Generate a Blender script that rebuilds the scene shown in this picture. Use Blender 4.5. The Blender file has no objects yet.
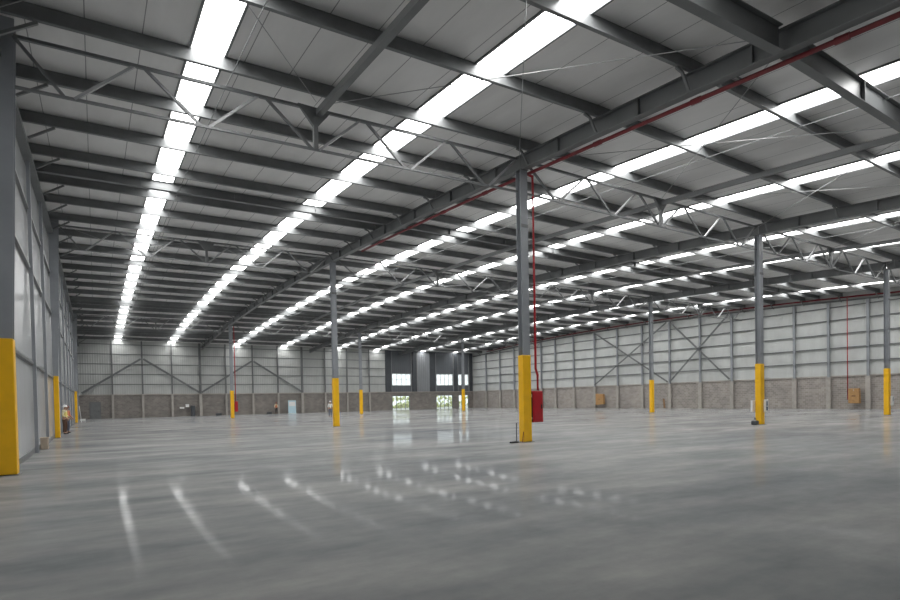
import bpy, bmesh, math, random
from mathutils import Vector, Matrix

random.seed(7)
C = bpy.context.scene.collection
SC = bpy.context.scene
PI = math.pi

# ------------------------------------------------------------------ camera
F_PX, YAW, PITCH, ROLL, CY, EYE = 550.9, 0.571, -0.0188, -0.0194, 410.56, 1.6
cam_data = bpy.data.cameras.new('camera')
cam_data.sensor_width = 36.0
cam_data.lens = F_PX / 900.0 * 36.0
cam_data.shift_y = (CY - 300.0) / 900.0
cam_data.clip_end = 400
cam = bpy.data.objects.new('camera', cam_data)
C.objects.link(cam)
_r = Vector((math.cos(YAW), -math.sin(YAW), 0))
_f = Vector((math.sin(YAW) * math.cos(PITCH), math.cos(YAW) * math.cos(PITCH), math.sin(PITCH)))
_u = _r.cross(_f)
_c, _s = math.cos(ROLL), math.sin(ROLL)
_r2 = _c * _r + _s * _u
_u2 = _c * _u - _s * _r
cam.matrix_world = Matrix(((_r2.x, _u2.x, -_f.x, 0), (_r2.y, _u2.y, -_f.y, 0), (_r2.z, _u2.z, -_f.z, EYE), (0, 0, 0, 1)))
SC.camera = cam

# ------------------------------------------------------------------ sky and exposure
world = bpy.data.worlds.new('overcast_sky')
SC.world = world
world.use_nodes = True
_bg = world.node_tree.nodes['Background']
_bg.inputs['Color'].default_value = (0.90, 0.96, 1.0, 1)
_bg.inputs['Strength'].default_value = .48
SKYLIGHT_STRENGTH = 4.0
SC.view_settings.view_transform = 'Standard'
SC.view_settings.look = 'None'
SC.view_settings.gamma = 1
SC.view_settings.use_curve_mapping = False
SC.view_settings.exposure = 1.72

# ------------------------------------------------------------------ dimensions (metres)
XL, XR = -1.92, 61.9
YF, YB = -4.0, 88.0
YS = 4.6                # the skylight strips start here
R = [13.33, 29.46, 45.76]
ROWS = [15.61, 34.67, 67.5]
LROWS = [16.95, 35.8, 69.4]
BAYS = [(XL, R[0]), (R[0], R[1]), (R[1], R[2]), (R[2], XR)]
STRIPS = [(2.72, .80), (9.32, .92), (18.2, .92), (25.3, .92), (34.3, .92), (41.4, .92), (50.6, .92), (57.7, .92)]
HB = 3.15
def roof(y): return 9.7054 + .0899 * y - .0009 * y * y

ORD = ['first', 'second', 'third', 'fourth', 'fifth', 'sixth', 'seventh', 'eighth', 'ninth', 'tenth', 'eleventh', 'twelfth',
       'thirteenth', 'fourteenth', 'fifteenth', 'sixteenth', 'seventeenth', 'eighteenth', 'nineteenth', 'twentieth']

# ------------------------------------------------------------------ materials
def new_mat(name):
    m = bpy.data.materials.new(name); m.use_nodes = True
    nt = m.node_tree
    return m, nt, nt.nodes['Principled BSDF']
def node(nt, t, **kw):
    n = nt.nodes.new(t)
    for k, v in kw.items(): setattr(n, k, v)
    return n
def coords(nt, scale=(1, 1, 1), rot=(0, 0, 0)):
    tc = node(nt, 'ShaderNodeTexCoord'); mp = node(nt, 'ShaderNodeMapping')
    mp.inputs['Scale'].default_value = scale; mp.inputs['Rotation'].default_value = rot
    nt.links.new(tc.outputs['Object'], mp.inputs['Vector'])
    return mp.outputs['Vector']
def noise(nt, vec, scale, detail=4, rough=.55):
    n = node(nt, 'ShaderNodeTexNoise')
    n.inputs['Scale'].default_value = scale; n.inputs['Detail'].default_value = detail; n.inputs['Roughness'].default_value = rough
    nt.links.new(vec, n.inputs['Vector'])
    return n.outputs['Fac']
def ramp(nt, fac, stops):
    r = node(nt, 'ShaderNodeValToRGB')
    while len(r.color_ramp.elements) < len(stops): r.color_ramp.elements.new(.5)
    for e, (p, c) in zip(r.color_ramp.elements, stops):
        e.position = p; e.color = (c[0], c[1], c[2], 1)
    nt.links.new(fac, r.inputs['Fac'])
    return r.outputs['Color']
def mixc(nt, a, b, fac, mode='MIX'):
    m = node(nt, 'ShaderNodeMix', data_type='RGBA', blend_type=mode)
    for s, v in ((m.inputs[0], fac), (m.inputs[6], a), (m.inputs[7], b)):
        if isinstance(v, (int, float)): s.default_value = v
        elif isinstance(v, tuple): s.default_value = (v[0], v[1], v[2], 1)
        else: nt.links.new(v, s)
    return m.outputs[2]
def painted(name, col, rough=.5, metal=0.0, var=.12, nscale=3.0, spec=.5):
    m, nt, b = new_mat(name)
    f = noise(nt, coords(nt), nscale)
    lo = tuple(c * (1 - var) for c in col); hi = tuple(min(1, c * (1 + var)) for c in col)
    nt.links.new(ramp(nt, f, [(.3, lo), (.7, hi)]), b.inputs['Base Color'])
    b.inputs['Roughness'].default_value = rough; b.inputs['Metallic'].default_value = metal
    b.inputs['Specular IOR Level'].default_value = spec
    return m
def math_node(nt, op, a, b=None):
    n = node(nt, 'ShaderNodeMath', operation=op)
    for i, v in enumerate((a, b)):
        if v is None: continue
        if isinstance(v, (int, float)): n.inputs[i].default_value = v
        else: nt.links.new(v, n.inputs[i])
    return n.outputs[0]
def stripes(nt, axis, period, width):
    """1 on thin lines that repeat along an axis of the object, else 0"""
    tc = node(nt, 'ShaderNodeTexCoord'); sp = node(nt, 'ShaderNodeSeparateXYZ')
    nt.links.new(tc.outputs['Object'], sp.inputs[0])
    q = math_node(nt, 'FRACT', math_node(nt, 'DIVIDE', sp.outputs[axis], period))
    return math_node(nt, 'LESS_THAN', q, width / period)
def ribbed(name, col, axis, period, rough=.35, depth=.02, spec=.5, var=.08):
    """profiled metal sheet: ribs run upright, spaced along one axis"""
    m, nt, b = new_mat(name)
    f = noise(nt, coords(nt, (.6, .6, .25)), 1.5)
    nt.links.new(ramp(nt, f, [(.3, tuple(c * (1 - var) for c in col)), (.7, tuple(c * (1 + var) for c in col))]), b.inputs['Base Color'])
    tc = node(nt, 'ShaderNodeTexCoord'); sp = node(nt, 'ShaderNodeSeparateXYZ')
    nt.links.new(tc.outputs['Object'], sp.inputs[0])
    q = math_node(nt, 'PINGPONG', sp.outputs[axis], period)
    sm = node(nt, 'ShaderNodeMapRange'); sm.interpolation_type = 'SMOOTHSTEP'
    sm.inputs['From Min'].default_value = period * .55; sm.inputs['From Max'].default_value = period * .85
    nt.links.new(q, sm.inputs['Value'])
    bp = node(nt, 'ShaderNodeBump'); bp.inputs['Distance'].default_value = depth; bp.inputs['Strength'].default_value = .48
    nt.links.new(sm.outputs[0], bp.inputs['Height']); nt.links.new(bp.outputs[0], b.inputs['Normal'])
    b.inputs['Roughness'].default_value = rough; b.inputs['Specular IOR Level'].default_value = spec
    return m
def emitter(name, col, strength):
    m, nt, b = new_mat(name)
    b.inputs['Base Color'].default_value = (.8, .8, .8, 1)
    b.inputs['Emission Color'].default_value = (*col, 1); b.inputs['Emission Strength'].default_value = strength
    return m

def floor_mat():
    m, nt, b = new_mat('polished_concrete')
    v = coords(nt)
    vs = coords(nt, (.17, .50, 1), (0, 0, .3))
    big = noise(nt, coords(nt, (.05, .14, 1)), 2.2, 5, .6)
    streak = noise(nt, vs, 1.6, 6, .62)
    fine = noise(nt, v, 2.3, 8, .7)
    c1 = ramp(nt, streak, [(.30, (.235, .244, .256)), (.52, (.312, .317, .322)), (.72, (.39, .39, .388))])
    c2 = ramp(nt, big, [(.34, (.62, .64, .67)), (.5, (.92, .92, .91)), (.66, (1.22, 1.19, 1.14))])
    c3 = ramp(nt, fine, [(.25, (.86, .86, .87)), (.75, (1.12, 1.12, 1.1))])
    c = mixc(nt, mixc(nt, c1, c2, .8, 'MULTIPLY'), c3, .8, 'MULTIPLY')
    nt.links.new(c, b.inputs['Base Color'])
    mr = node(nt, 'ShaderNodeMapRange')
    mr.inputs['From Min'].default_value = .3; mr.inputs['From Max'].default_value = .7
    mr.inputs['To Min'].default_value = .035; mr.inputs['To Max'].default_value = .085
    nt.links.new(noise(nt, coords(nt, (.12, .4, 1)), 2.0, 5), mr.inputs['Value'])
    nt.links.new(mr.outputs[0], b.inputs['Roughness'])
    bp = node(nt, 'ShaderNodeBump'); bp.inputs['Strength'].default_value = .05; bp.inputs['Distance'].default_value = .01
    nt.links.new(noise(nt, v, 3.0, 3), bp.inputs['Height']); nt.links.new(bp.outputs[0], b.inputs['Normal'])
    # patchy polish: the shine grows steeply toward grazing view, like a thin worn sealer
    b.inputs['Specular IOR Level'].default_value = 0.0
    gl = node(nt, 'ShaderNodeBsdfGlossy'); gl.inputs['Color'].default_value = (1, 1, 1, 1)
    nt.links.new(mr.outputs[0], gl.inputs['Roughness']); nt.links.new(bp.outputs[0], gl.inputs['Normal'])
    lw = node(nt, 'ShaderNodeLayerWeight'); lw.inputs['Blend'].default_value = .5
    m2 = node(nt, 'ShaderNodeMapRange'); m2.inputs['From Min'].default_value = .70; m2.inputs['From Max'].default_value = 1.0
    nt.links.new(lw.outputs['Facing'], m2.inputs['Value'])
    pol = node(nt, 'ShaderNodeMapRange')
    pol.inputs['From Min'].default_value = .3; pol.inputs['From Max'].default_value = .7
    pol.inputs['To Min'].default_value = .25; pol.inputs['To Max'].default_value = .82
    nt.links.new(noise(nt, coords(nt, (.16, .4, 1)), 2.6, 7, .7), pol.inputs['Value'])
    fac = math_node(nt, 'MULTIPLY', math_node(nt, 'POWER', m2.outputs[0], 3.0), pol.outputs[0])
    mx = node(nt, 'ShaderNodeMixShader')
    nt.links.new(fac, mx.inputs[0]); nt.links.new(b.outputs[0], mx.inputs[1]); nt.links.new(gl.outputs[0], mx.inputs[2])
    nt.links.new(mx.outputs[0], nt.nodes['Material Output'].inputs['Surface'])
    return m

def ceiling_mat():
    m, nt, b = new_mat('roof_insulation_sheet')
    base = ramp(nt, noise(nt, coords(nt, (1, .3, 1)), 1.2, 5), [(.3, (.68, .67, .66)), (.7, (.78, .77, .76))])
    line = stripes(nt, 0, 1.21, .024)
    nt.links.new(mixc(nt, base, (.26, .26, .26), line), b.inputs['Base Color'])
    b.inputs['Roughness'].default_value = .55
    return m

def block_mat(name, axis, k=1.0):
    m, nt, b = new_mat(name)
    tc = node(nt, 'ShaderNodeTexCoord'); sp = node(nt, 'ShaderNodeSeparateXYZ'); cb = node(nt, 'ShaderNodeCombineXYZ')
    nt.links.new(tc.outputs['Object'], sp.inputs[0])
    nt.links.new(sp.outputs[axis], cb.inputs[0]); nt.links.new(sp.outputs[2], cb.inputs[1])
    br = node(nt, 'ShaderNodeTexBrick')
    br.inputs['Scale'].default_value = 1.0
    br.inputs['Brick Width'].default_value = .40; br.inputs['Row Height'].default_value = .20; br.inputs['Mortar Size'].default_value = .014
    br.inputs['Color1'].default_value = (.27 * k, .247 * k, .228 * k, 1); br.inputs['Color2'].default_value = (.36 * k, .332 * k, .308 * k, 1)
    br.inputs['Mortar'].default_value = (.42 * k, .40 * k, .38 * k, 1)
    nt.links.new(cb.outputs[0], br.inputs['Vector'])
    n = ramp(nt, noise(nt, coords(nt), .9, 6), [(.3, (.8, .8, .8)), (.7, (1.15, 1.12, 1.1))])
    nt.links.new(mixc(nt, br.outputs['Color'], n, .8, 'MULTIPLY'), b.inputs['Base Color'])
    b.inputs['Roughness'].default_value = .9
    return m

M = {}
M['floor'] = floor_mat()
M['ceiling'] = ceiling_mat()
M['steel'] = painted('grey_painted_steel', (.15, .156, .159), .42, 0, .1, 1.2)
M['galv'] = painted('galvanised_steel', (.165, .171, .174), .4, .1, .12, 2.5)
M['truss'] = painted('pale_grey_steel_tube', (.30, .305, .31), .4, 0, .1, 2.0)
M['column'] = painted('blue_grey_column_paint', (.27, .285, .305), .4, 0, .07, 1.5)
M['yellow'] = painted('yellow_guard_paint', (.88, .48, .004), .42, 0, .07, 2.0)
M['red'] = painted('fire_red_paint', (.42, .012, .02), .38, 0, .1, 3.0)
M['darkred'] = painted('dark_red_pipe_paint', (.18, .012, .018), .4, 0, .1, 3.0)
M['black'] = painted('matt_black', (.025, .025, .028), .6)
M['darkgrey'] = painted('charcoal_paint', (.06, .066, .075), .5)
M['white'] = painted('white_enamel', (.78, .78, .77), .4, 0, .04)
M['print'] = painted('dark_blue_print', (.05, .08, .14), .5)
M['card'] = painted('brown_cardboard', (.42, .24, .10), .8, 0, .15, 5.0)
M['tan'] = painted('pale_beige_carton', (.45, .37, .29), .8, 0, .12, 5.0)
M['wood'] = painted('weathered_plank', (.25, .15, .08), .8, 0, .2, 8.0)
M['concrete'] = painted('beige_concrete_post', (.38, .355, .325), .85, 0, .12, 3.0)
M['cladL'] = ribbed('pale_grey_wall_panel', (.50, .51, .52), 1, .6, .2, .002, .5, .02)
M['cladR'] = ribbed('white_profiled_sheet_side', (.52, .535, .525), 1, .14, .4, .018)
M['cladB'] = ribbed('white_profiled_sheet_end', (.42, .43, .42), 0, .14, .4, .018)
M['cladD'] = ribbed('dark_grey_profiled_sheet', (.12, .13, .145), 0, .2, .4, .03)
M['cladM'] = ribbed('mid_grey_profiled_sheet', (.24, .25, .265), 0, .2, .4, .05)
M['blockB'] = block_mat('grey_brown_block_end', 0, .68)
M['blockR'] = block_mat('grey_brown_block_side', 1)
M['skylight'] = emitter('daylit_translucent_sheet', (1.0, 1.0, .985), SKYLIGHT_STRENGTH)
M['paleblue'] = painted('pale_blue_panel', (.50, .68, .76), .35, 0, .06, 2.0)
M['skin'] = painted('skin', (.42, .25, .17), .6, 0, .05)
M['cream'] = painted('cream_cloth', (.75, .68, .45), .8)
M['vest'] = painted('yellow_vest_cloth', (.78, .66, .22), .7)
M['orange'] = painted('orange_vest_cloth', (.62, .20, .10), .7)
M['maroon'] = painted('maroon_cloth', (.20, .04, .03), .8)
M['brown'] = painted('dark_brown_cloth', (.10, .05, .03), .85)
M['navy'] = painted('grey_blue_cloth', (.12, .13, .17), .85)
M['hedge'] = painted('hedge_leaves_painted_light', (.60, .62, .34), .8, 0, .45, 1.4)  # leaf colour paled to stand in for sunlight the scene lacks
M['ground'] = painted('pale_paved_yard', (.55, .54, .50), .9, 0, .1, .4)
def glass_mat():
    m, nt, b = new_mat('clear_window_glass')
    out = nt.nodes['Material Output']
    tr = node(nt, 'ShaderNodeBsdfTransparent'); tr.inputs[0].default_value = (.93, .96, .95, 1)
    gl = node(nt, 'ShaderNodeBsdfGlossy'); gl.inputs['Roughness'].default_value = .03
    fr = node(nt, 'ShaderNodeFresnel'); mx = node(nt, 'ShaderNodeMixShader')
    nt.links.new(fr.outputs[0], mx.inputs[0]); nt.links.new(tr.outputs[0], mx.inputs[1]); nt.links.new(gl.outputs[0], mx.inputs[2])
    nt.links.new(mx.outputs[0], out.inputs['Surface'])
    return m
M['glass'] = glass_mat()

# ------------------------------------------------------------------ mesh builder
class MB:
    def __init__(self): self.v = []; self.f = []
    def add(self, vs, fs):
        o = len(self.v); self.v += [tuple(x) for x in vs]; self.f += [tuple(i + o for i in f) for f in fs]; return self
    def box(self, x0, x1, y0, y1, z0, z1):
        v = [(x0, y0, z0), (x1, y0, z0), (x1, y1, z0), (x0, y1, z0), (x0, y0, z1), (x1, y0, z1), (x1, y1, z1), (x0, y1, z1)]
        return self.add(v, [(0, 3, 2, 1), (4, 5, 6, 7), (0, 1, 5, 4), (1, 2, 6, 5), (2, 3, 7, 6), (3, 0, 4, 7)])
    def bar(self, p, q, w, h, up=(0, 0, 1)):
        p, q, up = Vector(p), Vector(q), Vector(up)
        d = (q - p).normalized(); s = d.cross(up)
        if s.length < 1e-4: s = d.cross(Vector((1, 0, 0)))
        s.normalize(); t = s.cross(d)
        v = [e + s * (a * w / 2) + t * (b * h / 2) for e in (p, q) for a, b in ((-1, -1), (1, -1), (1, 1), (-1, 1))]
        return self.add(v, [(0, 1, 2, 3), (7, 6, 5, 4), (0, 4, 5, 1), (1, 5, 6, 2), (2, 6, 7, 3), (3, 7, 4, 0)])
    def tube(self, pts, r, n=8):
        pts = [Vector(p) for p in pts]; rings = []
        for i, p in enumerate(pts):
            a = (pts[i] - pts[i - 1]).normalized() if i else (pts[1] - pts[0]).normalized()
            b = (pts[i + 1] - pts[i]).normalized() if i < len(pts) - 1 else a
            d = (a + b).normalized(); k = 1 / max(.4, d.dot(a))
            s = d.cross(Vector((0, 0, 1)))
            if s.length < 1e-3: s = d.cross(Vector((0, 1, 0)))
            s.normalize(); t = s.cross(d)
            rings.append([p + (s * math.cos(2 * PI * j / n) + t * math.sin(2 * PI * j / n)) * r * (k if 0 < i < len(pts) - 1 else 1) for j in range(n)])
        fs = []
        for i in range(len(pts) - 1):
            for j in range(n):
                fs.append((i * n + j, i * n + (j + 1) % n, (i + 1) * n + (j + 1) % n, (i + 1) * n + j))
        fs.append(tuple(range(n))[::-1]); fs.append(tuple((len(pts) - 1) * n + j for j in range(n)))
        return self.add([v for r_ in rings for v in r_], fs)
    def prism(self, poly, a, b, axis=1):
        """an outline in the x-z plane, carried from y = a to y = b"""
        n = len(poly)
        v = [(x, a, z) for x, z in poly] + [(x, b, z) for x, z in poly]
        return self.add(v, [tuple(range(n))[::-1], tuple(range(n, 2 * n))] + [(i, (i + 1) % n, n + (i + 1) % n, n + i) for i in range(n)])
    def arch(self, x0, x1, o0, o1, y0, y1, step=1.6, zb=None):
        """a length of the roof's curve: box between x0 and x1 whose under and upper faces keep offsets o0, o1 from the roof line (zb: level underside)"""
        n = max(1, int(math.ceil((y1 - y0) / step))); v = []; f = []
        for i in range(n + 1):
            y = y0 + (y1 - y0) * i / n; z = roof(y)
            a = z + o0 if zb is None else zb
            v += [(x0, y, a), (x1, y, a), (x1, y, z + o1), (x0, y, z + o1)]
        for i in range(n):
            b = 4 * i
            for j in range(4): f.append((b + j, b + 4 + j, b + 4 + (j + 1) % 4, b + (j + 1) % 4))
        f.append((0, 1, 2, 3)); f.append((4 * n + 3, 4 * n + 2, 4 * n + 1, 4 * n))
        return self.add(v, f)
    def build(self, name, mat, parent=None, bevel=0, smooth=False):
        me = bpy.data.meshes.new(name); me.from_pydata(self.v, [], self.f)
        bm = bmesh.new(); bm.from_mesh(me); bmesh.ops.recalc_face_normals(bm, faces=bm.faces)
        if bevel: bmesh.ops.bevel(bm, geom=[e for e in bm.edges if len(e.link_faces) == 2 and e.calc_face_angle(0) > .6], offset=bevel, segments=2, affect='EDGES', profile=.5)
        bm.to_mesh(me); bm.free()
        if smooth:
            for p in me.polygons: p.use_smooth = True
        me.materials.append(mat)
        o = bpy.data.objects.new(name, me); C.objects.link(o)
        if parent: o.parent = parent; o.matrix_parent_inverse = Matrix.Translation(-Vector(parent.location))
        return o

def tag(o, label, cat, group=None, kind=None):
    o['label'] = label; o['category'] = cat
    if group: o['group'] = group
    if kind: o['kind'] = kind
    return o
def empty(name, loc, label, cat, group=None):
    o = bpy.data.objects.new(name, None); C.objects.link(o); o.location = loc; o.empty_display_size = .2
    return tag(o, label, cat, group, 'thing')
def struct(o): o['kind'] = 'structure'; return o

# ------------------------------------------------------------------ setting: floor, roof, walls
struct(MB().box(-2.7, XR + .3, YF - .2, YB + .25, -.2, 0).build('floor', M['floor']))
g = MB()
edges = [-2.7]
for x, w in STRIPS: edges += [x - w / 2, x + w / 2]
edges.append(XR + .3)
for i in range(0, len(edges), 2): g.arch(edges[i], edges[i + 1], 0, .09, YS, YB + .25)
g.arch(edges[0], edges[-1], 0, .09, YF - .2, YS)
struct(g.build('ceiling', M['ceiling']))

wl = struct(MB().arch(XL - .2, XL, 0, 0, 17.2, YB, zb=0).build('wall_left', M['cladL']))
struct(MB().arch(-2.6, -2.4, 0, 0, YF, 17.2, zb=0).box(-2.4, XL - .2, 17.15, 17.2, 0, 10.4).build('wall_recess', M['cladL']))
MB().box(XL, XL + .05, 17.2, YB, 0, .16).build('base_rail', M['galv'], wl)
wr = struct(MB().arch(XR, XR + .2, 0, 0, YF, YB, zb=HB).build('wall_right', M['cladR']))
MB().box(XR - .06, XR + .2, YF, YB, 0, HB).build('block_base', M['blockR'], wr)
MB().box(XR - .16, XR, YF, YB, HB, HB + .14).build('ledge_beam', M['concrete'], wr)
struct(MB().box(-2.6, XR + .2, YF - .2, YF, 0, roof(YF)).build('wall_front', M['cladB']))

DOORS = [(44.33, 47.9), (53.5, 57.2), (58.5, 60.85)]
WINS = [(44.36, 48.2), (53.6, 57.3), (58.45, 60.9)]
WZ0, WZ1, DZ = 4.40, 6.52, 2.58
zt = roof(YB)
SPLIT = 43.1
wb = struct(MB().box(XL, SPLIT, YB, YB + .2, HB, zt).build('wall_back', M['cladB']))
g = MB(); x = XL
for a, b in DOORS: g.box(x, a, YB - .06, YB + .2, 0, HB); g.box(a, b, YB - .06, YB + .2, DZ, HB); x = b
g.box(x, XR - .06, YB - .06, YB + .2, 0, HB); g.build('block_base', M['blockB'], wb)
MB().box(XL, XR - .16, YB - .16, YB, HB, HB + .14).build('ledge_beam', M['concrete'], wb)
g = MB(); x = SPLIT
for a, b in WINS: g.box(x, a, YB, YB + .2, HB, zt); g.box(a, b, YB, YB + .2, HB, WZ0); g.box(a, b, YB, YB + .2, WZ1, zt); x = b
g.box(x, XR, YB, YB + .2, HB, zt); g.build('dark_cladding', M['cladD'], wb)
MB().box(49.6, 52.2, YB - .06, YB, HB + .14, zt - .3).build('ribbed_panel', M['cladM'], wb)
for a, b in ((43.1, 44.2), (48.5, 49.35), (52.2, 53.35), (57.5, 58.3), (61.15, 61.74)):
    MB().box(a, b, YB - .22, YB, HB + .14, zt - .02).build('dark_pilaster', M['darkgrey'], wb)

for x in (44.28, 48.32, 49.52, 53.48, 57.4, 58.38, 60.98):
    MB().box(x - .06, x + .06, YB - .12, YB, HB + .14, zt - .3).build('pale_rail', M['truss'], wb)
def glazing(name, a, b, z0, z1, nx, nz, frame):
    o = MB()
    t = .09
    o.box(a, a + t, YB - .03, YB + .13, z0, z1).box(b - t, b, YB - .03, YB + .13, z0, z1)
    o.box(a + t, b - t, YB - .03, YB + .13, z1 - t, z1)
    if z0 > 0: o.box(a + t, b - t, YB - .03, YB + .13, z0, z0 + t)
    w = struct(o.build(name, M[frame]))
    m = MB()
    for i in range(1, nx): xx = a + (b - a) * i / nx; m.box(xx - .03, xx + .03, YB, YB + .1, z0 + .0, z1 - t)
    for i in range(1, nz): zz = z0 + (z1 - z0) * i / nz; m.box(a + t, b - t, YB + .01, YB + .09, zz - .03, zz + .03)
    m.build('glazing_bar', M[frame], w)
    MB().box(a + t, b - t, YB + .045, YB + .055, z0 + .02, z1 - t).build('glass_pane', M['glass'], w)
for i, (a, b) in enumerate(WINS): glazing('window_%d' % (i + 1), a, b, WZ0, WZ1, 4 if b - a > 3 else 3, 2, 'white')
for i, (a, b) in enumerate(DOORS): glazing('door_%d' % (i + 1), a, b, 0, DZ, 4 if b - a > 3 else 3, 1, 'galv')
d = struct(MB().box(-.6, .45, YB - .13, YB - .06, 0, 2.15).build('door_4', M['galv']))
MB().box(-.72, -.6, YB - .15, YB - .06, 0, 2.27).box(.45, .57, YB - .15, YB - .06, 0, 2.27).box(-.6, .45, YB - .15, YB - .06, 2.15, 2.27).build('door_frame', M['steel'], d)
MB().box(.25, .37, YB - .19, YB - .13, 1.0, 1.05).build('handle', M['black'], d)

# outside
struct(MB().box(-60, 160, YB + .25, 190, -.25, -.08).build('ground', M['ground']))
g = MB(); rr = random.Random(3)
for i in range(900):
    x = 40 + 78 * rr.random(); z = rr.random() ** 1.4 * 2.6; y = 112 + rr.random() * 2.6; s = .16 + .34 * rr.random()
    vs = []
    for k in range(6):
        dv = [(1, 0, 0), (-1, 0, 0), (0, 1, 0), (0, -1, 0), (0, 0, 1), (0, 0, -1)][k]
        q = s * (.6 + .8 * rr.random())
        vs.append((x + dv[0] * q, y + dv[1] * q, max(-.08, z + dv[2] * q)))
    g.add(vs, [(0, 2, 4), (2, 1, 4), (1, 3, 4), (3, 0, 4), (2, 0, 5), (1, 2, 5), (3, 1, 5), (0, 3, 5)])
tag(g.build('hedge', M['hedge']), 'pale green leafy shrubbery outside, seen through the back doorways', 'hedge', kind='stuff')

# ------------------------------------------------------------------ skylights
SIDE = ['running nearest the left wall', 'second from the left wall', 'just right of the girder with the red pipe', 'fourth from the left wall',
        'just right of the second girder', 'sixth from the left wall', 'just right of the third girder', 'closest to the right wall']
for (x, w), s in zip(STRIPS, SIDE):
    e = empty('skylight', (x, 30, roof(30)), 'long bright translucent skylight strip, ' + s, 'skylight', 'skylight strips')
    MB().arch(x - w / 2, x + w / 2, .02, .05, YS, YB + .25).build('translucent_sheet', M['skylight'], e)
    for sx in (-1, 1):
        xx = x + sx * (w / 2 + .03)
        MB().arch(xx - .03, xx + .03, -.05, -.001, YS, YB - .02).build('edge_flashing', M['steel'], e)

# ------------------------------------------------------------------ roof steel
GIRD = ['girder beside the red pipe,', 'girder on the second column row,', 'girder on the third column row,']
SEG = [('overhead to the nearest column', YF, ROWS[0]), ('between nearest and middle columns', ROWS[0], ROWS[1]),
       ('between middle and farthest columns', ROWS[1], ROWS[2]), ('from farthest column to back wall', ROWS[2], YB - .22)]
for ri, rx in enumerate(R):
    for sname, y0, y1 in SEG:
        y0 += .01; y1 -= .01
        e = empty('roof_girder', (rx, (y0 + y1) / 2, roof((y0 + y1) / 2) - .94), 'dark grey steel ' + GIRD[ri] + ' ' + sname, 'girder', 'roof girders')
        MB().arch(rx - .012, rx + .012, -.915, -.44, y0, y1).build('web', M['steel'], e)
        MB().arch(rx - .13, rx + .13, -.44, -.415, y0, y1).build('top_flange', M['steel'], e)
        MB().arch(rx - .13, rx + .13, -.94, -.915, y0, y1).build('bottom_flange', M['steel'], e)
        y = y0 + 1.4
        while y < y1 - .5:
            z = roof(y)
            MB().box(rx - .12, rx - .012, y - .01, y + .01, z - .91, z - .445).box(rx + .012, rx + .12, y - .01, y + .01, z - .91, z - .445).build('stiffener', M['steel'], e)
            y += 3.24

# purlins: one length per bay; deep beams at some lines
PURL = [-3.2, 0.0, 3.1, 8.75, 11.9, 15.1, 18.4, 21.65, 24.7, 28.1, 31.1, 34.3, 37.6, 41.0, 47.3, 50.5, 53.7, 57.0, 60.4, 64.2, 67.6, 71.0, 74.3, 77.6, 81.3, 84.7]
DEEP = [6.5, 26.75, 44.2, 61.9, 79.0]
PD = .41
SKEW = .055          # the left bay is slightly out of square
def sk(x): return SKEW * max(0.0, R[0] - x)
BAYN = ['left wall bay', 'second bay from left wall', 'third bay from left wall', 'right wall bay']
def zone(y):
    seq = sorted(PURL)
    if y < ROWS[0]: s = [q for q in seq if 0 <= q < ROWS[0]][::-1]; n = 'in front of nearest truss'
    elif y < ROWS[1]: s = [q for q in seq if ROWS[0] <= q < ROWS[1]]; n = 'beyond nearest truss'
    elif y < ROWS[2]: s = [q for q in seq if ROWS[1] <= q < ROWS[2]]; n = 'beyond middle truss'
    else: s = [q for q in seq if q >= ROWS[2]]; n = 'beyond farthest truss'
    return ORD[s.index(y)], n
class SB(MB):
    """boxes along x whose ends follow the left bay's skew and keep to the roof line"""
    def sbox(self, a, b, y0, y1, o0, o1, yref):
        za, zb = roof(yref + sk(a)), roof(yref + sk(b))
        v = [(a, y0 + sk(a), za + o0), (b, y0 + sk(b), zb + o0), (b, y1 + sk(b), zb + o0), (a, y1 + sk(a), za + o0),
             (a, y0 + sk(a), za + o1), (b, y0 + sk(b), zb + o1), (b, y1 + sk(b), zb + o1), (a, y1 + sk(a), za + o1)]
        return self.add(v, [(0, 3, 2, 1), (4, 5, 6, 7), (0, 1, 5, 4), (1, 2, 6, 5), (2, 3, 7, 6), (3, 0, 4, 7)])
for y in PURL:
    for bi, (xa, xb) in enumerate(BAYS):
        if y < 0 and bi > 1: continue
        a = xa + (.02 if bi == 0 else .004); b = xb - (.02 if bi == 3 else .004)
        if y >= 0:
            o_, zn = zone(y); lab = 'slim grey purlin, %s %s, %s' % (o_, zn, BAYN[bi])
        else:
            lab = 'slim grey purlin over the camera, %s back, %s' % (ORD[int(round(-y / 3.2)) - 1], BAYN[bi])
        e = empty('purlin', ((a + b) / 2, y, roof(y) - PD), lab, 'purlin', 'purlins in the ' + BAYN[bi])
        g = SB()
        g.sbox(a, b, y - .006, y + .006, -PD + .015, -.03, y)
        g.sbox(a, b, y - .10, y + .006, -PD, -PD + .015, y).sbox(a, b, y - .006, y + .10, -.03, -.012, y)
        g.sbox(a, b, y - .10, y - .09, -PD + .015, -PD + .05, y)
        g.build('channel', M['galv'], e)
        for end, sg in ((a, 1), (b, -1)):
            wallend = (bi == 0 and sg == 1) or (bi == 3 and sg == -1)
            def Q(dx, o):
                x = end + sg * dx; yy = y + sk(x); return (x, yy - .02, roof(yy) + o)
            g = MB()
            if wallend: g.bar(Q(1.0, -PD - .02), Q(.28, -PD - .50), .07, .07)
            else: g.bar(Q(.62, -PD - .02), Q(.40, -PD - .08), .07, .06).bar(Q(.40, -PD - .08), Q(.14, -.90), .07, .06)
            g.build('fly_brace', M['galv'], e)
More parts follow.
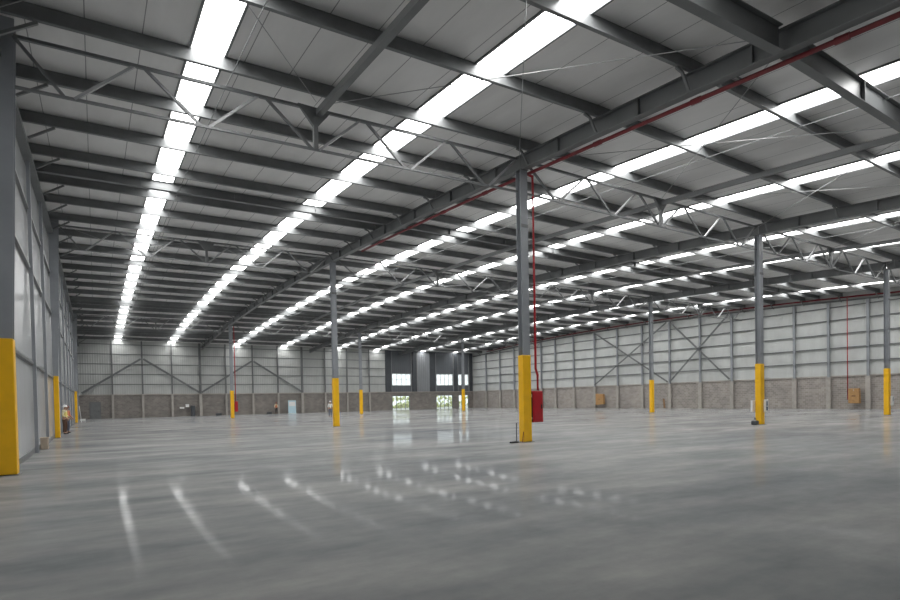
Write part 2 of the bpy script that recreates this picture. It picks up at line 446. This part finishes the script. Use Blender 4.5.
for di, y in enumerate(DEEP):
    dn = ['before the nearest truss', 'between nearest and middle trusses', 'just beyond the middle truss', 'just before the farthest truss', 'beyond the farthest truss'][di]
    t, bt = (-.36, -.94) if di == 0 else (-.03, -.47)
    for bi, (xa, xb) in enumerate(BAYS):
        a = xa + (.02 if bi == 0 else (.14 if di == 0 else .004)); b = xb - (.02 if bi == 3 else (.14 if di == 0 else .004))
        if di: t, bt = -.03, -.405
        e = empty('tie_beam', ((a + b) / 2, y, roof(y) + bt), 'broad grey cross beam %s, %s' % (dn, BAYN[bi]), 'beam', 'broad roof cross beams')
        SB().sbox(a, b, y - .01, y + .01, bt + .02, t - .02, y).build('web', M['steel'], e)
        SB().sbox(a, b, y - .11, y + .11, bt, bt + .02, y).build('bottom_flange', M['steel'], e)
        SB().sbox(a, b, y - .11, y + .11, t - .02, t, y).build('top_flange', M['steel'], e)
        for k in (1, 2, 3):
            xx = a + (b - a) * k / 4
            SB().sbox(xx - .01, xx + .01, y - .1, y - .01, bt + .02, t - .02, y).build('stiffener', M['steel'], e)

# eave beam at the left wall, pipe-lined top of the right wall
tag(MB().arch(XL + .005, XL + .26, -1.02, -.84, YF + .05, YB - .3).build('eave_beam', M['steel']), 'grey steel eave beam along the top of the left wall', 'beam')
tag(MB().arch(XR - .16, XR - .005, -.84, -.70, YF, YB - .4).build('eave_beam', M['steel']), 'grey steel eave beam along the top of the right wall', 'beam')

# trusses across each bay, on three column lines
TROW = ['nearest', 'middle', 'farthest']
for ti, yr in enumerate(ROWS):
    for bi, (xa, xb) in enumerate(BAYS):
        ya = yr + sk(xa) if bi == 0 else yr
        yb = yr
        a = xa + (.52 if bi == 0 else .2); b = xb - (.2 if bi < 3 else .2)
        zt_, zb_ = roof(yr) - .56, roof(yr) - 1.74
        def P(x, z): return (x, ya + (yb - ya) * (x - a) / (b - a), z)
        mid = (xa + xb) / 2 if bi else 5.72
        step = 3.15 if bi else 3.03
        e = empty('roof_truss', ((a + b) / 2, yr, zb_), 'open lattice truss of thin tubes on the %s column line, %s' % (TROW[ti], BAYN[bi]), 'truss', 'lattice trusses')
        MB().bar(P(a, zt_), P(b, zt_), .08, .08).build('top_chord', M['galv'], e)
        MB().bar(P(a, zb_), P(b, zb_), .065, .065).build('bottom_chord', M['galv'], e)
        bots = [mid + step * k for k in (-2, -1, 0, 1, 2)]; tops = [mid + step * (k + .5) for k in (-2, -1, 0, 1)]
        seq = [(a, zt_)]
        for k in range(5):
            seq.append((bots[k], zb_))
            if k < 4: seq.append((tops[k], zt_))
        if bi: seq.append((b, zt_))
        for k in range(len(seq) - 1):
            (x0, z0), (x1, z1) = seq[k], seq[k + 1]
            dn = z1 < z0
            ofs = .10 if k else 0
            MB().bar(P(x0 + ofs * (1 if True else 0), z0), P(x1 - .10, z1), .07, .07).build('diagonal', M['galv'] if dn else M['truss'], e)
        if bi == 0:
            MB().bar(P(bots[4] + .1, zb_), P(b, zt_ ), .07, .07).build('diagonal', M['truss'], e)
        MB().bar(P(mid, zb_), P(mid, zt_ - .45), .13, .13).build('post', M['galv'], e)
        yy = P(mid, 0)[1]
        g = MB(); z0 = zt_ + .05; z1 = zt_ - .50
        g.add([(mid - .52, yy - .05, z0), (mid + .52, yy - .05, z0), (mid + .07, yy - .05, z1), (mid - .07, yy - .05, z1),
               (mid - .52, yy + .05, z0), (mid + .52, yy + .05, z0), (mid + .07, yy + .05, z1), (mid - .07, yy + .05, z1)],
              [(0, 1, 2, 3), (7, 6, 5, 4), (0, 4, 5, 1), (1, 5, 6, 2), (2, 6, 7, 3), (3, 7, 4, 0)])
        g.build('gusset', M['steel'], e)

# struts along the middle of the bays
def strut(x, y0, y1, label):
    g = MB(); n = max(2, int((y1 - y0) / 3))
    g.arch(x - .09, x + .09, -.80, -.62, y0, y1, 3)
    tag(g.build('roof_strut', M['steel']), label, 'strut', 'long roof struts')
strut(5.80, YF, ROWS[0] + .3, 'grey square tube strut under the roof, left bay, ending at the nearest truss')
for x, bn in ((21.4, 'second bay'), (37.6, 'third bay')):
    strut(x, YF, ROWS[0] - .1, 'grey square tube strut under the roof up to the nearest truss, ' + bn)
    strut(x, ROWS[0] + .1, ROWS[1] - .1, 'grey square tube strut between the nearest and middle trusses, ' + bn)
    strut(x, ROWS[1] + .1, ROWS[2] - .1, 'grey square tube strut between the middle and farthest trusses, ' + bn)

# diagonal bracing rods in the roof plane
def rod(p, q, label, r=.011, o=.56):
    g = MB(); p, q = Vector(p), Vector(q); n = 6; pts = []
    for i in range(n + 1):
        t = p.lerp(q, i / n); t.z = roof(t.y) - o; pts.append(t)
    tag(g.tube(pts, r, 6).build('bracing_rod', M['truss']), label, 'rod', 'roof bracing rods')
for bi, (xa, xb) in enumerate(BAYS[:3]):
    mid = 5.72 if bi == 0 else (xa + xb) / 2
    bn = ['left bay', 'second bay', 'third bay'][bi]
    a = xa + (.3 if bi == 0 else .18); b = xb - .18
    for (y0, y1, yn) in ((6.5, 15.5, 'before the nearest truss'), (34.8, 43.9, 'beyond the middle truss')):
        rod((a, y1, 0), (mid - .15, y0, 0), 'thin bracing rod %s, %s, left half, far end at wall' % (yn, bn))
        rod((a, y0, 0), (mid - .15, y1, 0), 'thin bracing rod %s, %s, left half, far end at strut' % (yn, bn), o=.60)
        rod((mid + .15, y1, 0), (b, y0, 0), 'thin bracing rod %s, %s, right half, far end at strut' % (yn, bn), o=.60)
        rod((mid + .15, y0, 0), (b, y1, 0), 'thin bracing rod %s, %s, right half, far end at girder' % (yn, bn))
for x, l in ((3.3, 'the skylight nearest the left wall'), (18.8, 'the skylight beside the red piped girder'), (34.9, 'the skylight beside the second girder')):
    tag(MB().tube([(x, y, roof(y) - .46) for y in [YF + i * (ROWS[2] - YF) / 40 for i in range(41)]], .012, 6).build('conduit', M['steel']), 'thin pale conduit running along the right edge of ' + l, 'conduit')

# ------------------------------------------------------------------ columns
def h_section(x, y, w, d, z0, z1, t=.02):
    g = MB()
    g.box(x - w / 2, x + w / 2, y - d / 2, y - d / 2 + t, z0, z1).box(x - w / 2, x + w / 2, y + d / 2 - t, y + d / 2, z0, z1)
    g.box(x - t / 2, x + t / 2, y - d / 2 + t, y + d / 2 - t, z0, z1)
    return g
CL = {(0, 0): 'nearest tall grey column with yellow base beside the large red hose cabinet',
      (0, 1): 'tall grey column with yellow base in the middle of the left row, no cabinet',
      (0, 2): 'distant grey column with yellow base and small red hose cabinet',
      (1, 0): 'grey column with yellow base carrying two white sign boards',
      (1, 1): 'grey column hidden behind the nearest column with the red cabinet',
      (1, 2): 'distant grey column with yellow base just right of the middle left-row column',
      (2, 0): 'rightmost grey column with yellow base near the brown carton',
      (2, 1): 'grey column with yellow base before the X-braced right wall',
      (2, 2): 'distant grey column with yellow base in front of the rear doorways'}
HY = 3.2
for ri, rx in enumerate(R):
    for yi, yr in enumerate(ROWS):
        e = empty('steel_column', (rx, yr, 0), CL[(ri, yi)], 'column', 'free-standing columns')
        top = roof(yr) - .945
        h_section(rx, yr, .33, .27, .02, top).build('shaft', M['column'], e)
        w, d2 = .375, .295
        MB().box(rx - w / 2, rx + w / 2, yr - d2 / 2, yr + d2 / 2, .02, HY).build('yellow_guard', M['yellow'], e, bevel=.02)
        MB().box(rx - .26, rx + .26, yr - .2, yr + .2, 0, .02).build('base_plate', M['steel'], e)
        MB().box(rx - .19, rx + .19, yr - .16, yr + .16, top - .02, top).build('cap_plate', M['steel'], e)
        MB().box(rx - .165, rx + .165, yr - .15, yr - .136, top - 2.1, top - 1.98).build('collar', M['steel'], e)
LL = ['large grey column with yellow base at the left edge of the view', 'grey left-wall column with yellow base beside the two workers', 'distant grey left-wall column with yellow base near the back corner']
for yi, yr in enumerate(LROWS):
    e = empty('wall_column', (-1.77, yr, 0), LL[yi], 'column', 'left wall columns')
    top = roof(yr) - .02
    xo = -2.38 if yi == 0 else -1.865
    g = MB(); zt_ = roof(yr) - .05; t = .025
    for ya_ in (yr - .18, yr + .18 - t): g.prism([(xo, .02), (-1.64, .02), (-1.64, HY), (-1.40, zt_), (xo, zt_)], ya_, ya_ + t, axis=1)
    g.box(-1.80, -1.78, yr - .18 + t, yr + .18 - t, .02, zt_)
    g.build('shaft', M['column'], e)
    MB().box(xo + .015, -1.625, yr - .20, yr + .20, .02, HY + .08).build('yellow_guard', M['yellow'], e, bevel=.02)
    MB().box(-1.865, -1.59, yr - .23, yr + .23, 0, .02).build('base_plate', M['steel'], e)

# wall posts, girts and braces
def post(x, y, w, d, z0, z1, label, low=None, group=None, mat='steel'):
    e = empty('wall_post', (x, y, z0), label, 'post', group)
    MB().box(x - w / 2, x + w / 2, y - d / 2, y + d / 2, z0 if low is None else HB + .14, z1).build('upright', M[mat], e)
    if low is not None: MB().box(x - w / 2 - low, x + w / 2 + low, y - d / 2 - low, y + d / 2, 0, HB).build('concrete_foot', M['concrete'], e)
for i, y in enumerate((24.6, 29.9)):
    post(-1.81, y, .11, .2, 0, roof(y) - 1.03, ['wide grey upright on the left wall, first past the leftmost yellow column', 'narrower looking grey upright just before the workers\' yellow column'][i], group='left wall posts', mat='column')
for i, y in enumerate((42.2, 47.7, 53.2, 58.7, 64.2)):
    post(-1.81, y, .11, .2, 0, roof(y) - 1.03, 'grey upright on the left wall, %s past the workers\' yellow column' % ORD[i], group='left wall posts', mat='column')
for i, y in enumerate((76.0, 82.2)):
    post(-1.81, y, .11, .2, 0, roof(y) - 1.03, 'grey upright on the left wall, %s past the farthest yellow column' % ORD[i], group='left wall posts', mat='column')
BP = [1.95, 5.55, 9.24, 12.95, 16.5, 20.4, 24.25, 28.1, 31.95, 35.8, 39.9]
for i, x in enumerate(BP):
    wide = i in (3, 7)
    post(x, YB - .28, .30 if wide else .17, .2, 0, roof(YB) - .02, '%sgrey upright on the back wall, %s from the left corner' % ('wide ' if wide else '', ORD[i]), low=.05, group='back wall posts')
RP = [19.1, 22.5, 25.85, 29.05, 32.4, 35.8, 39.75, 43.95, 48.15, 52.3, 56.5, 60.7, 64.7, 68.0, 71.6, 75.0, 79.0, 83.2]
for i, y in enumerate(RP):
    e = empty('wall_post', (XR - .27, y, 0), 'grey upright on the right wall, %s from the right edge' % ORD[i], 'post', 'right wall posts')
    MB().box(XR - .38, XR - .17, y - .11, y + .11, HB, roof(y) - .86).build('upright', M['column'], e)
    MB().box(XR - .42, XR - .165, y - .2, y + .2, 0, HB).build('concrete_foot', M['concrete'], e)
GZ = [4.64, 6.02, 7.40, 8.76]
for i, z in enumerate(GZ + [10.1]):
    nm = ['lowest', 'second lowest', 'middle', 'second highest', 'highest'][i]
    tag(MB().box(XL, SPLIT - .02, YB - .075, YB - .005, z - .05, z + .05).build('girt', M['steel']), nm + ' horizontal grey rail across the white sheeted back wall', 'girt', 'back wall girts')
    zr = z if i < 4 else 10.05
    tag(MB().box(XR - .165, XR - .005, 15, YB - .3, zr - .045, zr + .045).build('girt', M['steel']), nm + ' horizontal grey rail along the white sheeted right wall', 'girt', 'right wall girts')
for i, z in enumerate((3.2, 6.6, 8.7)):
    tag(MB().box(XL + .002, XL + .1, 17.2, YB - .3, z - .05, z + .05).build('girt', M['steel']), ['lowest', 'middle', 'highest'][i] + ' thin dark rail along the left wall panels', 'girt', 'left wall girts')
def brace(p, q, label, w=.2):
    tag(MB().bar(p, q, w, .08, (0, 1, 0) if abs(p[1] - q[1]) < .1 else (1, 0, 0)).build('diagonal_brace', M['steel']), label, 'brace', 'wall diagonal braces')
ybr = YB - .45
for x0, x1, x2, nm in ((-1.55, 5.55, 12.8, 'left end'), (13.1, 20.4, 27.95, 'middle')):
    brace((x0, ybr, 3.45), (x1 - .15, ybr, 8.15), 'broad flat diagonal brace rising to the right, back wall %s' % nm, .26)
    brace((x2, ybr, 3.45), (x1 + .15, ybr, 8.15), 'broad flat diagonal brace falling to the right, back wall %s' % nm, .26)
xbr = XR - .45
for y0, y1, nm in ((36.0, 43.75, 'nearer cross'), (44.15, 56.3, 'farther cross')):
    zt0, zt1 = roof(y0) - .95, roof(y1) - .95
    brace((xbr, y0, 3.4), (xbr, y1, zt1), 'diagonal brace on the right wall, %s, low end near the camera' % nm, .19)
    brace((xbr - .1, y0, zt0), (xbr - .1, y1, 3.4), 'diagonal brace on the right wall, %s, high end near the camera' % nm, .19)

# ------------------------------------------------------------------ fire pipes and cabinets
def pz(y): return roof(y) - 1.02
px = R[0] + .26
e = empty('sprinkler_main', (px, 10, pz(10)), 'long dark red pipe clamped along the lower edge of the first girder', 'pipe')
def ypts(a, b, n): return [(px, a + (b - a) * i / n, pz(a + (b - a) * i / n)) for i in range(n + 1)]
MB().tube(ypts(YF + .05, 30.5, 26), .06, 10).build('pipe', M['darkred'], e, smooth=True)
for y in (2.6, 5.4, 8.8, 12.2, 18.2, 21.4, 24.6, 27.8):
    MB().tube(ypts(y - .14, y + .14, 1), .078, 10).build('coupling', M['darkred'], e)
for y in (4.0, 7.6, 11.0, 14.2, 20.0, 23.2, 26.4):
    MB().box(px - .012, px + .012, y - .02, y + .02, pz(y) + .07, roof(y) - .94).box(px - .16, px + .012, y - .02, y + .02, roof(y) - .955, roof(y) - .94).build('clip', M['steel'], e)
def riser(pts, label, r=.045):
    return tag(MB().tube(pts, r, 8).build('riser_pipe', M['red'], None, smooth=True), label, 'pipe')
yA = ROWS[0]
riser([(px + .08, yA, pz(yA)), (px + .28, yA, pz(yA) - .02), (px + .28, yA, pz(yA) - .25), (px + .28, yA, 2.72), (px + .37, yA, 2.48), (px + .37, yA, 1.90)], 'red riser pipe dropping beside the nearest column into the hose cabinet')
def cabinet(x0, x1, y, z0, z1, label, d=.34):
    e = empty('hose_cabinet', ((x0 + x1) / 2, y, z0), label, 'cabinet', 'red fire hose cabinets')
    MB().box(x0, x1, y - d / 2, y + d / 2, z0, z1).build('body', M['red'], e, bevel=.02)
    dr = MB().box(x0 + .05, x1 - .05, y - d / 2 - .02, y - d / 2, z0 + .06, z1 - .06).build('door', M['red'], e, bevel=.006)
    MB().box(x1 - .12, x1 - .09, y - d / 2 - .05, y - d / 2 - .02, (z0 + z1) / 2 - .08, (z0 + z1) / 2 + .08).build('handle', M['black'], dr)
    g = MB(); q = (z1 - z0)
    g.box(x0 - .008, x0, y - .11, y + .11, z1 - .20 * q, z1 - .10 * q).box(x0 - .008, x0, y - .11, y + .11, z0 + .10 * q, z0 + .17 * q)
    MB().box(x0 - .005, x0 + .0005, y - d / 2 + .03, y + d / 2 - .03, z0 + .03, z1 - .03).build('painted_side_shade', M['black'], e)  # thin black sheet paints the shade on the cabinet's left face
    o = g.build('label_plate', M['white'], e); o['label'] = 'small white label plates'
    MB().box(x0 - .14, x0, y + .02, y + .06, z1 - .3, z1 - .24).box(x0 - .14, x0, y + .02, y + .06, z0 + .24, z0 + .3).build('bracket', M['steel'], e)
cabinet(13.57, 14.06, yA, .72, 1.88, 'large red fire hose cabinet mounted beside the nearest column')
yC = ROWS[2]
cabinet(R[0] + .22, R[0] + .60, yC, .75, 1.95, 'small distant red fire hose cabinet beside the farthest column of the left row')
riser([(R[0] + .38, yC, roof(yC) - 1.0), (R[0] + .38, yC, 1.97)], 'distant red riser pipe on the farthest column of the left row', .05)
tag(MB().tube([(XR - .55, y, roof(y) - .52) for y in [16 + i * 3.5 for i in range(20)]], .08, 8).build('sprinkler_main', M['darkred'], None, smooth=True), 'dark red pipe running along the top of the right wall', 'pipe')
riser([(XR - .55, 24.1, roof(24) - .61), (XR - .55, 24.1, .9)], 'red riser pipe on the right wall ending at the brown carton', .04)

# cartons wrapped over hose points on the right wall
def carton(y0, y1, z0, z1, label, skew=0.0):
    x1 = XR - .42; x0 = x1 - .42
    e = empty('carton', ((x0 + x1) / 2, (y0 + y1) / 2, z0), label, 'carton', 'brown wall cartons')
    g = MB()
    v = [(x0, y0, z0 + skew), (x1, y0, z0 + skew), (x1, y1, z0), (x0, y1, z0), (x0, y0 + .03, z1 - skew), (x1, y0 + .03, z1 - skew), (x1, y1, z1), (x0, y1, z1)]
    g.add(v, [(0, 3, 2, 1), (4, 5, 6, 7), (0, 1, 5, 4), (1, 2, 6, 5), (2, 3, 7, 6), (3, 0, 4, 7)])
    g.build('box', M['card'], e, bevel=.02)
    ym = (y0 + y1) / 2; zm = (z0 + z1) / 2
    MB().box(x0 - .006, x0, ym - .16, ym + .16, zm - .05, zm + .03).build('dark_mark', M['brown'], e)
    MB().box(x0 - .01, x0 + .2, ym - .04, ym + .04, z1 - .26, z1 - .06).build('tape', M['tan'], e)
    MB().box(x1, XR - .07, ym - .2, ym + .2, zm - .05, zm + .05).build('wall_bracket', M['steel'], e)
carton(23.05, 23.95, .55, 1.98, 'tall brown cardboard carton on the right wall under the red riser pipe')
carton(54.5, 55.4 + .5, .5, 2.15, 'distant brown cardboard carton on the right wall at the foot of the farther cross brace', .12)
tag(MB().bar((XR - .5, 44.6, .05), (XR - .28, 44.9, 1.25), .22, .06).build('plank', M['wood']), 'short brown plank leaning on the right wall beside the X brace', 'plank')

# boards on columns
def board(x0, x1, y, z0, z1, label):
    e = empty('sign_board', ((x0 + x1) / 2, y, z0), label, 'sign', 'white boards on columns')
    MB().box(x0, x1, y - .05, y + .05, z0, z1).build('plate', M['white'], e, bevel=.008)
    return e
yD = ROWS[0]
b0 = board(R[1] - .42, R[1] - .12, yD + .21, .68, 1.28, 'white board on the left side of the column with two boards')
b1 = board(R[1] + .06, R[1] + .34, yD - .21, .64, 1.32, 'white board with dark print on the right of the column with two boards')
MB().box(R[1] + .16, R[1] + .26, yD - .266, yD - .26, .98, 1.22).box(R[1] + .14, R[1] + .28, yD - .266, yD - .26, .74, .94).build('print', M['print'], b1)
b2 = board(R[2] + .04, R[2] + .38, yD - .21, .66, 1.30, 'white board with dark mark on the rightmost column')
MB().box(R[2] + .18, R[2] + .26, yD - .266, yD - .26, .95, 1.22).build('print', M['print'], b2)
e = empty('tool_bag', (28.92, yD, 0), 'small dark bag on the floor at the column with two white boards', 'bag')
MB().box(28.78, 29.06, yD - .18, yD + .12, 0, .24).build('body', M['darkgrey'], e, bevel=.06)
MB().tube([(28.84, yD - .03, .23), (28.86, yD - .03, .36), (28.98, yD - .03, .36), (29.0, yD - .03, .23)], .015, 6).build('strap', M['black'], e)

# broom leaning by the nearest column
e = empty('broom', (12.86, yA - .1, 0), 'thin dark upright broom standing at the foot of the nearest column', 'broom')
MB().tube([(12.86, yA - .05, .05), (12.88, yA - .02, .72)], .018, 8).build('handle', M['darkgrey'], e)
MB().box(12.56, 12.92, yA - .1, yA + .0, 0.0, .06).build('head', M['black'], e, bevel=.01)
tag(MB().tube([(13.0, yA - .21, .012), (13.06, yA - .2, .40)], .016, 6).build('hose_stub', M['darkred']), 'short dark red pipe stub standing against the nearest column base', 'pipe')

# clutter near the walls
def simple_box(name, x0, x1, y0, y1, z0, z1, mat, label, cat, group=None, lid=True):
    e = empty(name, ((x0 + x1) / 2, (y0 + y1) / 2, z0), label, cat, group)
    MB().box(x0, x1, y0, y1, z0, z1).build('body', M[mat], e, bevel=.015)
    if lid: MB().box(x0 - .02, x1 + .02, y0 - .02, y1 + .02, z1, z1 + .04).build('lid', M[mat], e, bevel=.008)
    return e
simple_box('carton', -1.84, -1.60, 26.4, 26.9, 0, .42, 'tan', 'small beige carton on the floor against the left wall', 'carton')
simple_box('wall_box', 10.15, 10.7, YB - .5, YB - .10, 1.12, 1.32, 'white', 'small white wall box on the back block wall, lower of the two', 'wall box', 'white wall boxes')  # plain white boxes on the wall, not basins
simple_box('wall_box', 10.9, 11.35, YB - .5, YB - .10, 1.35, 1.72, 'white', 'small white wall box on the back block wall, upper of the two', 'wall box', 'white wall boxes')
e = simple_box('rubbish_bin', 11.6, 12.1, YB - .7, YB - .2, 0, 1.5, 'darkgrey', 'tall dark bin standing at the back block wall by the white boxes', 'bin')
simple_box('floor_crate', 14.95, 15.65, YB - 1.0, YB - .4, 0, .3, 'darkgrey', 'low dark crate on the floor at the back wall left of the red cabinet', 'crate', 'low dark crates')
simple_box('floor_crate', 22.3, 22.95, YB - 1.2, YB - .6, 0, .28, 'darkgrey', 'low dark crate on the floor beside the worker at the back wall', 'crate', 'low dark crates')
simple_box('floor_crate', -1.62, -1.1, 79.5, 80.2, 0, .16, 'white', 'low pale box on the floor near the back left corner', 'box')
e = empty('site_board', (-1.4, 70.4, 0), 'narrow white board leaning behind the farthest left-wall column', 'board')
MB().bar((-1.34, 71.0, .02), (-1.5, 71.0, 1.75), .05, .30, (0, 1, 0)).build('panel', M['white'], e)
xb_ = 25.42
e = empty('door_panel', (xb_ + .6, YB - 1.4, 0), 'pale blue upright door panel standing before the back block wall', 'panel')
MB().box(xb_, xb_ + 1.22, YB - 1.45, YB - 1.35, .03, 2.05).build('leaf', M['paleblue'], e, bevel=.015)
MB().box(xb_ - .03, xb_ + 1.25, YB - 1.6, YB - 1.2, 0, .03).build('foot', M['white'], e)
MB().box(xb_ + .12, xb_ + 1.10, YB - 1.462, YB - 1.45, 1.15, 1.85).build('window_pane', M['white'], e)

# ------------------------------------------------------------------ people
def skin_mesh(name, verts, edges, mat, parent, sub=1, root=0):
    me = bpy.data.meshes.new(name)
    me.from_pydata([v[0] for v in verts], edges, [])
    o = bpy.data.objects.new(name, me); C.objects.link(o)
    o.modifiers.new('skin', 'SKIN')
    sv = me.skin_vertices[0].data
    for i, v in enumerate(verts):
        r = v[1]; sv[i].radius = (r, r) if isinstance(r, float) else r
        sv[i].use_root = (i == root)
    o.modifiers.new('sub', 'SUBSURF').render_levels = sub; o.modifiers['sub'].levels = sub
    dg = bpy.context.evaluated_depsgraph_get()
    me2 = bpy.data.meshes.new_from_object(o.evaluated_get(dg))
    o.modifiers.clear(); o.data = me2; me2.name = name
    me2.materials.clear(); me2.materials.append(mat)
    for p in me2.polygons: p.use_smooth = True
    if parent: o.parent = parent
    return o
def person(loc, rz, label, top, trousers, helmet, vest=None, h=1.0, bend=.5):
    verts = [((0, 0, .95), .11), ((0, 0, 1.12), .12), ((0, 0, 1.32), .13), ((0, 0, 1.46), .06), ((0, .01, 1.53), .055), ((0, .03, 1.62), .085), ((0, .02, 1.70), .075)]
    edges = [(0, 1), (1, 2), (2, 3), (3, 4), (4, 5), (5, 6)]
    verts.append(((0, .125, 1.61), .018)); edges.append((5, 7))
    def chain(start, pts):
        last = start
        for p, r in pts: verts.append((p, r)); edges.append((last, len(verts) - 1)); last = len(verts) - 1
        return last
    for s in (-1, 1):
        chain(0, [((s * .10, 0, .88), .095), ((s * .11, .01, .50), .062), ((s * .11, -.02, .10), .045), ((s * .12, .12, .05), .04)])
        hy = bend * .30; hz = .82 + bend * .22
        w = chain(3, [((s * .18, 0, 1.42), .062), ((s * .24, -.02, 1.14), .045), ((s * .24, .05 + hy * .8, hz + .08), .034), ((s * .235, .08 + hy, hz), .03)])
        for k in range(4):
            a = (k - 1.5) * .022
            chain(w, [((s * .235 + a * .3, .11 + hy + .01 * k, hz - .05 - .004 * abs(k - 1.5) + a), .009), ((s * .23 + a * .3, .13 + hy, hz - .09 + a * 1.3), .008)])
        chain(w, [((s * .21, .12 + hy, hz - .01), .010), ((s * .20, .15 + hy, hz - .03), .009)])
    b = skin_mesh('person', verts, edges, M['skin'], None, 1)
    b.location = loc; b.rotation_euler = (0, 0, rz); b.scale = (h, h, h)
    tag(b, label, 'person', None, 'thing')
    tv = [((0, 0, .90), .13), ((0, 0, 1.12), .14), ((0, 0, 1.32), .155), ((0, 0, 1.42), .10)]
    te = [(0, 1), (1, 2), (2, 3)]
    for s in (-1, 1):
        n = len(tv); hy = bend * .30; hz = .82 + bend * .22
        tv += [((s * .19, 0, 1.42), .078), ((s * .245, -.02, 1.14), .058), ((s * .24, .03 + hy * .6, hz + .12), .045)]
        te += [(3, n), (n, n + 1), (n + 1, n + 2)]
    skin_mesh('shirt', tv, te, M[top], b)
    if vest: skin_mesh('vest', [((0, 0, .88), .15), ((0, 0, 1.12), .16), ((0, 0, 1.34), .17), ((0, 0, 1.43), .10)], [(0, 1), (1, 2), (2, 3)], M[vest], b)
    lv = [((0, 0, .98), .125), ((0, 0, .92), .13)]; le = [(0, 1)]
    for s in (-1, 1):
        n = len(lv); lv += [((s * .10, 0, .84), .112), ((s * .11, .01, .50), .082), ((s * .11, -.02, .10), .065)]; le += [(1, n), (n, n + 1), (n + 1, n + 2)]
    skin_mesh('trousers', lv, le, M[trousers], b)
    for s in (-1, 1):
        skin_mesh('boot', [((s * .11, -.05, .05), .055), ((s * .115, .06, .045), .05), ((s * .12, .15, .035), .035)], [(0, 1), (1, 2)], M['black'], b)
    g = MB(); n = 14; rings = []
    for zz, rr_ in ((1.655, .155), (1.665, .155), (1.67, .118), (1.73, .108), (1.775, .075), (1.795, .02)):
        rings.append([(rr_ * math.cos(2 * PI * j / n), .025 + rr_ * 1.12 * math.sin(2 * PI * j / n), zz) for j in range(n)])
    fs = [(i * n + j, i * n + (j + 1) % n, (i + 1) * n + (j + 1) % n, (i + 1) * n + j) for i in range(len(rings) - 1) for j in range(n)]
    fs += [tuple(range(n))[::-1], tuple((len(rings) - 1) * n + j for j in range(n))]
    g.add([v for r_ in rings for v in r_], fs)
    o = g.build('helmet', M[helmet], None, smooth=True); o.parent = b
    for s in (-1, 1):
        o = MB().box(s * .035 - .012, s * .035 + .012, .112, .122, 1.622, 1.634).build('eye', M['black'], None); o.parent = b
    o = MB().box(-.025, .025, .108, .115, 1.565, 1.573).build('mouth', M['maroon'], None); o.parent = b
    return b
person((-1.60, 40.6, 0), -1.9, 'person in white helmet and pale yellow vest standing by the left wall', 'cream', 'brown', 'white', 'vest', .99)
person((-1.56, 42.4, 0), -2.2, 'person in dark red helmet and orange top standing by the left wall', 'orange', 'navy', 'maroon', None, .97)
person((23.5, YB - 1.6, 0), 3.3, 'distant person in pinkish vest and dark trousers standing before the back wall', 'cream', 'black', 'maroon', 'orange', 1.0, .2)
person((21.75, 58.3, 0), 3.0, 'distant person in white shirt half hidden behind the middle left-row column', 'white', 'navy', 'white', None, 1.0)
